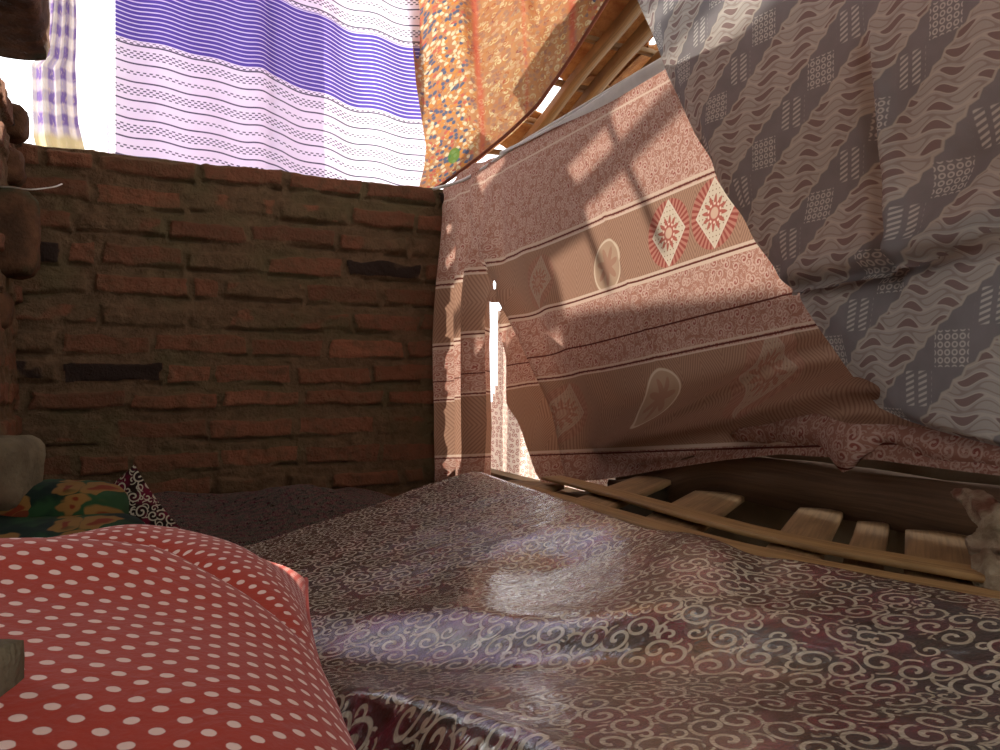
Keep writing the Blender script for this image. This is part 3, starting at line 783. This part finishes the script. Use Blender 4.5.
def sag(X, B):
    q = np.clip(.55-X, 0, None); q = .36*(1-np.exp(-(q/.36)**1.15*1.15))*1.12
    return -.30*q*sst(-.1, .9, B)
def sheet_z(X, B):
    z = .506+sag(X, B)
    # fold running beside the pillow
    pts = np.array([onZ(*p_, .462)[:2] for p_ in ((318, 640), (340, 675), (400, 700), (460, 740), (520, 775))])
    xr_ = np.interp(B, pts[::-1, 1], pts[::-1, 0])
    near = sst(.62, .5, B)
    z = z+near*(.010*gauss(X, xr_+.012, .016)-.024*sst(xr_+.004, xr_-.035, X))
    # soft waves
    z = z+.010*fbm(X*5, B*5, 2, 3)+.006*np.sin(X*14-B*9+1)*sst(.1, .3, X)*.5
    z = z+.012*gauss((X-.28)*.8+(B-.66)*.6, 0, .05)*gauss(X, .3, .16)-.010*gauss((X-.28)*.8+(B-.66)*.6, -.08, .05)*gauss(X, .3, .2)
    # shallow dish shaped to mirror the bright slit as a highlight
    dx, dy = X-.405, B-.655
    glare_dish = .4680+.245*dx-.180*dy+1.5*dx*dx-1.5*dx*dy+.45*dy*dy+.0003*np.sin(dx*70+dy*110+1)
    wgt = 1-sst(.3, 1.0, np.sqrt((dx/.16)**2+(dy/.20)**2))
    return z*(1-wgt)+glare_dish*wgt
bed = empty('sleeping_platform', (.4, .6, 0))
tag(bed, 'low sleeping platform of rough wooden slats under the swirl patterned sheet', 'platform')
QD = np.array((.806, .592))
ZS = .484
for i, (q0, q1) in enumerate([(-1.0, -.93), (-.88, -.80), (-.765, -.68), (-.645, -.535), (-.452, -.376), (-.318, -.232), (-.140, -.082), (-.062, -.024), (-.006, .07), (.088, .16), (.18, .25), (.27, .33), (.35, .41)]):
    qc = (q0+q1)/2; wd = q1-q0
    # points of the slat: X*.592 - Y*.806 = qc
    Xs = np.linspace(-.14, .885, 40); Ys = (Xs*.592-qc)/.806
    ok = (Ys < 1.235) & (Ys > -.25)
    if ok.sum() < 4: continue
    Xs, Ys = Xs[ok], Ys[ok]
    Zs = np.minimum(ZS+sag(Xs, Ys)-.004*(i % 2), sheet_z(Xs, Ys)-.013)
    Zs = np.convolve(np.pad(Zs, 2, mode='edge'), np.ones(5)/5, 'valid')
    board('slat', np.stack([Xs, Ys, Zs], -1), wd, .010, M['slat'], bed, (.592, -.806, 0), seed=i+1, amp=.002)
def strip(pp, wd, z, seed):
    P0 = [onZ(*p, z) for p in pp]; P0.append(P0[-1]*2-P0[-2])
    path = spline(P0, 60); path[:, 2] += .001*np.sin(np.linspace(0, 9, 60))
    board('strip', path, wd, .006, M['bamboo'], bed, (1, 0, 0), seed=seed)
strip([(552, 476), (745, 526), (830, 546), (955, 568)], .040, .494, 31)
strip([(508, 483), (592, 506), (745, 547), (833, 567), (960, 590)], .036, .4925, 32)
# side board
sb = np.array([(.90+.004*math.sin(s*9), s, .542-.085*float(sst(.99, 1.32, s))) for s in np.linspace(1.32, -.3, 60)])
P = []
for (x, y, z) in sb:
    ring = [(-.010, 0), (-.006, .003), (-.002, .003), (.004, -.002), (.004, -.07), (-.010, -.07)]
    P.append([(x+a+.0015*math.sin(y*40+k), y, z+c+.002*math.sin(y*23+k*2)) for k, (a, c) in enumerate(ring)])
P = np.array(P); P = np.concatenate([np.repeat(P[:1].mean(1, keepdims=True), 6, 1), P, np.repeat(P[-1:].mean(1, keepdims=True), 6, 1)], 0)
Luv = np.linspace(0, 1.6, P.shape[0]); UVb = np.stack([np.repeat(Luv[:, None], 6, 1), np.repeat(np.array([0, .01, .02, .03, .1, .12])[None]*.6, P.shape[0], 0)], -1)
grid('side_board', P, M['wood'], UVb, bed, wrapu=True)
for (yb) in (1.15, .4, -.2):
    path = np.array([(x, yb, .47+float(sag(np.array(x), np.array(yb)))-.004) for x in np.linspace(-.15, .885, 20)])
    board('crossbar', path, .05, .05, M['dark'], bed, (0, 1, 0), seed=int(yb*10)+50)
for (x, y) in ((-.12, 1.15), (.86, 1.15), (-.12, -.2), (.86, -.2)):
    h = .42+float(sag(np.array(x), np.array(y)))+.003
    path = np.array([(x, y, h*k/12) for k in range(13)])
    grid('leg', tube_pts(path, .03, 12, up=(0, 1, 0)), M['dark'], np.stack(np.meshgrid(np.linspace(0, .1, 12), np.linspace(0, .5, 15)), -1)[..., ::-1], bed, wrapu=True)

# ------------------------------------------------------------------ glossy swirl sheet on a thin pad
nb_, nx_ = 260, 220
bl_ = np.linspace(-.28, 1.0, nb_); tl = np.linspace(0, 1, nx_)
be = np.array([.30, .406, .487, .559, .70, .822, 1.1, 1.233, 1.4]); xe = .008+np.array([.598, .5876, .563, .5275, .520, .5307, .551, .566, .57])
farb = lambda X: 1.245-.05*np.clip(.55-X, 0, 1)+.008*np.sin(X*30)
Bb = np.linspace(0, 1, nb_)[:, None]*np.ones((1, nx_)); Tt = np.ones((nb_, 1))*tl[None]
Xs = .57*(1-Tt)+(-.22)*Tt
for _ in range(3):
    Bs = -.28+Bb*(farb(Xs)+.28)
    xeB = np.interp(Bs, be, xe)
    Xs = xeB*(1-Tt)+(-.19)*Tt
Zs = sheet_z(Xs, Bs)
r = np.minimum((xeB-Xs)/.008, 1)
Zs = Zs-.009*(1-np.sqrt(np.clip(1-(1-np.clip(r, 0, 1))**2, 0, 1)))
rf = np.clip((farb(Xs)-Bs)/.012, 0, 1)
Zs = Zs-.010*(1-np.sqrt(np.clip(1-(1-rf)**2, 0, 1)))
UVs = np.stack([Xs, Bs], -1)
sheet = grid('swirl_sheet', np.stack([Xs, Bs, Zs], -1), M['sheet'], UVs)
tag(sheet, 'shiny maroon oilcloth sheet with cream swirls spread over the sleeping platform', 'sheet')
ep = np.stack([Xs[:, 0], Bs[:, 0], Zs[:, 0]], -1)
E_ = np.stack([ep+np.array((-.006, 0, .0062)), ep+np.array((.002, 0, .004)), ep+np.array((.004, 0, -.001)), ep+np.array((.0035, 0, -.003))], 1)
e = grid('edge_binding', E_, M['maroon'], None, sheet); e['label'] = 'plain maroon edge'

# ------------------------------------------------------------------ dotted pillow
n = 150
a = np.linspace(-1, 1, n); UU, VV = np.meshgrid(a, a)
hx_, hy_ = .243, .29; cx_, cy_ = -.118, .48
def pil(sign):
    px_ = hx_*UU*(1-.05*(1-VV**2)); py_ = hy_*VV*(1-.04*(1-UU**2))
    prof = (np.clip(1-np.abs(UU)**2.6, 0, 1)**.5)*(np.clip(1-np.abs(VV)**2.8, 0, 1)**.5)
    Yp = cy_+py_; Xp = cx_+px_+.15*(Yp-.475)
    if sign > 0:
        h = prof*(.088+.012*fbm(Xp*7, Yp*7, 4, 3))
        cr = Yp-np.interp(Xp, [-.25, -.06, .03, .065, .10, .14], [.47, .49, .505, .475, .43, .39])
        dep = np.interp(Xp, [-.06, .02, .05, .09, .13], [1, .95, .6, .5, .35])
        h = h-prof*dep*(.040*gauss(cr, .016, .030)-.020*gauss(cr, -.05, .045))+.014*prof*gauss(cr, .13, .07)
        h = h+.004*prof*np.sin(Yp*34+Xp*46)*sst(.55, .72, Yp)+.003*prof*np.sin(Xp*70+Yp*15)*sst(.05, .12, Xp)
        h = h-.045*prof*sst(.03, -.09, Xp)*sst(.52, .68, Yp)
        return np.stack([Xp, Yp, h], -1)
    return np.stack([Xp, Yp, -prof*(.018+.03*sst(.4, .7, Yp))], -1)
Ptop, Pbot = pil(1), pil(-1)
base = sheet_z(np.clip(Ptop[..., 0], -.19, .5), Ptop[..., 1])
# the pillow sits on the sagging sheet
zz_ = .506+sag(Ptop[..., 0]*.5+.06, Ptop[..., 1])*.62+.018
Ptop[..., 2] += zz_; Pbot[..., 2] += zz_-.0005
UVp = np.concatenate([arclen_uv(Ptop), arclen_uv(Pbot)], 1)
Pp = np.concatenate([Ptop, Pbot[:, ::-1]], 1)
pill = grid('dotted_pillow', Pp, M['dots'], UVp)
tag(pill, 'plump red pillow with small white dots lying on the swirl sheet', 'pillow')
rim = np.concatenate([Ptop[0, :], Ptop[1:, -1], Ptop[-1, -2::-1], Ptop[-2:0:-1, 0]], 0)
rt = tube_pts(rim, .0022, 6)[1:-1]
seam = grid('seam', np.concatenate([rt, rt[:1]], 0), M['dots'], np.zeros((len(rt)+1, 6, 2))+np.array([.0040, .0064]), pill, wrapu=True)

# ------------------------------------------------------------------ bedding and odds at the far left
# bedding heap under a dark swirl cloth, between the platform and the brick wall
Xh, Yh = np.meshgrid(np.linspace(-.18, .80, 120), np.linspace(1.30, 2.22, 110))
eh = np.minimum.reduce([(Xh+.18)/.05, (.80-Xh)/.22, (Yh-1.30)/.05, (2.22-Yh)/.06]); eh = np.clip(eh, 0, 1)
hh = .395+.050*gauss(Xh, .34, .13)*gauss(Yh, 1.62, .2)+.018*gauss(Xh, .08, .1)*gauss(Yh, 1.75, .25)+fbm(Xh*9, Yh*9, 12, 4)*.035-.06*sst(.5, .8, Xh)-.05*sst(1.8, 2.2, Yh)
Zh = .004+(hh-.004)*np.sqrt(1-(1-eh)**2)
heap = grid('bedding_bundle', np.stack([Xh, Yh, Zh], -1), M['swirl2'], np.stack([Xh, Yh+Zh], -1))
tag(heap, 'heaped bedding under a dark swirl cloth at the foot of the brick wall', 'bedding')

# folded green floral cloth
def bundle(name, cx, cy, cz, sx, sy, sz, mat, seed, rot=0.0, lab=None, cat=None, parent=None, amp=.25):
    th = np.linspace(0, 2*PI, 64, endpoint=False); s = np.linspace(-1, 1, 60)
    S_, T_ = np.meshgrid(s, th, indexing='ij')
    e_ = np.clip(1-np.abs(S_)**6, 0, 1)**.35
    rr = 1+amp*fbm(S_*2.5+5, np.cos(T_)*1.6+np.sin(T_)*1.1, seed, 4)
    cs, sn = np.cos(T_), np.sin(T_)
    y = sy*np.sign(cs)*np.abs(cs)**.75*e_*rr; z = sz*np.sign(sn)*np.abs(sn)**.75*e_*rr
    x = sx*S_
    c_, s_ = math.cos(rot), math.sin(rot)
    P = np.stack([cx+x*c_-y*s_, cy+x*s_+y*c_, cz+z], -1)
    UV = np.stack([x, y*.5+z*1.2], -1)
    o = grid(name, P, M[mat], UV, parent, wrapu=True)
    if lab: tag(o, lab, cat)
    return o
gc_ = bundle('floral_cloth', -.10, 1.03, .470, .135, .10, .040, 'green', 3, -.35, 'folded green floral cloth with yellow blooms beside the dotted pillow', 'cloth')
gu = bundle('top_fold', -.100, 1.12, .500, .120, .06, .040, 'green', 8, -.42, None, None, gc_, .3)
# corner of a swirl cushion standing behind
n = 40
a = np.linspace(-1, 1, n); U2, V2 = np.meshgrid(a, a)
pr = (np.clip(1-np.abs(U2)**2.4, 0, 1)**.55)*(np.clip(1-np.abs(V2)**2.4, 0, 1)**.55)
def cush(sg):
    y = sg*pr*.03; x = U2*.085*(1-.08*(1-V2**2)); z = V2*.085*(1-.08*(1-U2**2))
    return np.stack([x, y, z], -1)
Pc = np.concatenate([cush(-1), cush(1)[:, ::-1]], 1)
UVc = np.concatenate([np.stack([U2*.085, V2*.085], -1)]*2, 1)
cu = grid('swirl_cushion', Pc, M['swirl'], UVc)
q = at(112, 545, 1.23); cu.location = (q[0]+.012, q[1], q[2]+.005); cu.rotation_euler = (-.25, math.radians(52), math.radians(-25))
tag(cu, 'small swirl patterned cushion with one corner up behind the green floral cloth', 'cushion')
# concrete block on the floral cloth
p0 = at(42, 437, .93)
blk = block('concrete_block', (.13, .085, .085), (p0[0]-.072, p0[1]+.03, p0[2]-.040), M['cblock'], (0, .03, -.32), amp=.004, seed=21, rnd=.2)
tag(blk, 'pale rounded concrete block resting on the green floral cloth', 'block')
Q = Ptop.reshape(-1, 3); dq = Q[:, 0]*SA+Q[:, 1]*CA
qx = 500+F*(Q[:, 0]*CA-Q[:, 1]*SA)/dq; qy = 375-F*(Q[:, 2]-ZC)/dq
tq = dq[np.argmin((qx-8)**2+(qy-700)**2)]
f0 = at(18, 706, tq); tp = at(18, 656, tq)
blk2 = block('brick_piece', (.07, .05, tp[2]-f0[2]+.010), (f0[0]-.041, f0[1]+.010, (f0[2]+tp[2])/2-.004), M['cblock'], (0, .0, -.45), amp=.002, seed=27, rnd=.12, res=.006)
tag(blk2, 'small pale broken brick on the near left edge of the dotted pillow', 'brick')
# bunched rag at the right
rb = empty('bunched_rag', (.80, .42, .5))
tag(rb, 'bunched faded rag heaped at the right end of the side board', 'rag')
def rag(path, rad, seed, name, mat='rag'):
    P = tube_pts(spline(path, 50), .01, 28)
    ctr = P.mean(1, keepdims=True); d = P-ctr
    m_ = P.shape[0]; S_, T_ = np.meshgrid(np.linspace(0, 1, m_), np.linspace(0, 2*PI, 28, endpoint=False), indexing='ij')
    prof = np.interp(S_, np.linspace(0, 1, len(rad)), rad)/.01
    rr = prof*(1+.55*fbm(S_*7, np.cos(T_)*2+np.sin(T_)*1.5, seed, 4)+.16*np.sin(T_*5+S_*9))
    P = ctr+d*rr[..., None]
    grid(name, P, M[mat], np.stack([S_*.3, T_*.03], -1), rb, wrapu=True)
rag([onX(955, 493, .82), onX(975, 500, .80), onX(990, 515, .79), onX(1015, 530, .78)], [.004, .010, .014, .022], 5, 'upper_fold')
rag([onX(968, 548, .74), onX(985, 545, .75), onX(1005, 535, .76), onX(1040, 520, .78)], [.008, .018, .024, .03], 9, 'middle_fold')
rag([onX(985, 560, .72), onX(1000, 580, .70), onX(1015, 600, .68), onX(1040, 620, .66)], [.010, .018, .020, .018], 13, 'lower_fold')

# ------------------------------------------------------------------ the rest of the room (behind and above the view) and added light-blocking walls
def slab(name, x0, x1, y0, y1, z0, z1, mat, kind='structure'):
    v = [(x, y, z) for z in (z0, z1) for y in (y0, y1) for x in (x0, x1)]
    f = [(0, 2, 3, 1), (4, 5, 7, 6), (0, 1, 5, 4), (2, 6, 7, 3), (0, 4, 6, 2), (1, 3, 7, 5)]
    me = bpy.data.meshes.new(name); me.from_pydata(v, [], f); me.update()
    o = link(name, me, M[mat], None, False); o['kind'] = kind; return o
slab('wall_added_shade', 1.48, 1.56, -.6, 1.92, 0, 1.40, 'plaster')  # unseen wall added outside to shade the lower brown batik
slab('light_block_wall_1', .935, 1.0, -.6, 1.36, 0, .60, 'plaster')  # low wall added to stop light coming in under the curtain
slab('light_block_wall_2', .94, .985, 1.36, 2.25, 0, .40, 'plaster')  # lower run, also added to keep light out below the batik
slab('ceiling', -1.5, .98, -1.8, 2.30, 2.02, 2.07, 'plaster')
slab('wall_front', -1.5, -.35, -1.85, -1.8, 0, 2.02, 'plaster')
slab('wall_side', -1.55, -1.5, -1.8, 1.05, 0, 2.02, 'plaster')
slab('wall_right', .98, 1.03, -1.85, -.36, 0, 2.02, 'plaster')

# ------------------------------------------------------------------ light, world, camera
W = bpy.data.worlds.new('sky'); SC.world = W; W.use_nodes = True
bg = W.node_tree.nodes['Background']; bg.inputs[0].default_value = (.95, .975, 1, 1); bg.inputs[1].default_value = 3.0
sun = bpy.data.lights.new('sun', 'SUN'); sun.energy = 13; sun.angle = math.radians(1.5); sun.color = (1, .94, .84)
so = bpy.data.objects.new('sun', sun); COL.objects.link(so)
d = Vector((-.62, -.42, -.66)); so.rotation_euler = d.to_track_quat('-Z', 'Y').to_euler()
cam = bpy.data.cameras.new('camera'); cam.sensor_width = 36; cam.lens = 36*F/1000; cam.clip_start = .02
co = bpy.data.objects.new('camera', cam); COL.objects.link(co); co.location = (0, 0, ZC)
co.rotation_euler = Vector((SA, CA, 0)).to_track_quat('-Z', 'Y').to_euler()
SC.camera = co
vs = SC.view_settings; vs.view_transform = 'Standard'; vs.look = 'None'; vs.gamma = 1; vs.use_curve_mapping = False; vs.exposure = 0.0
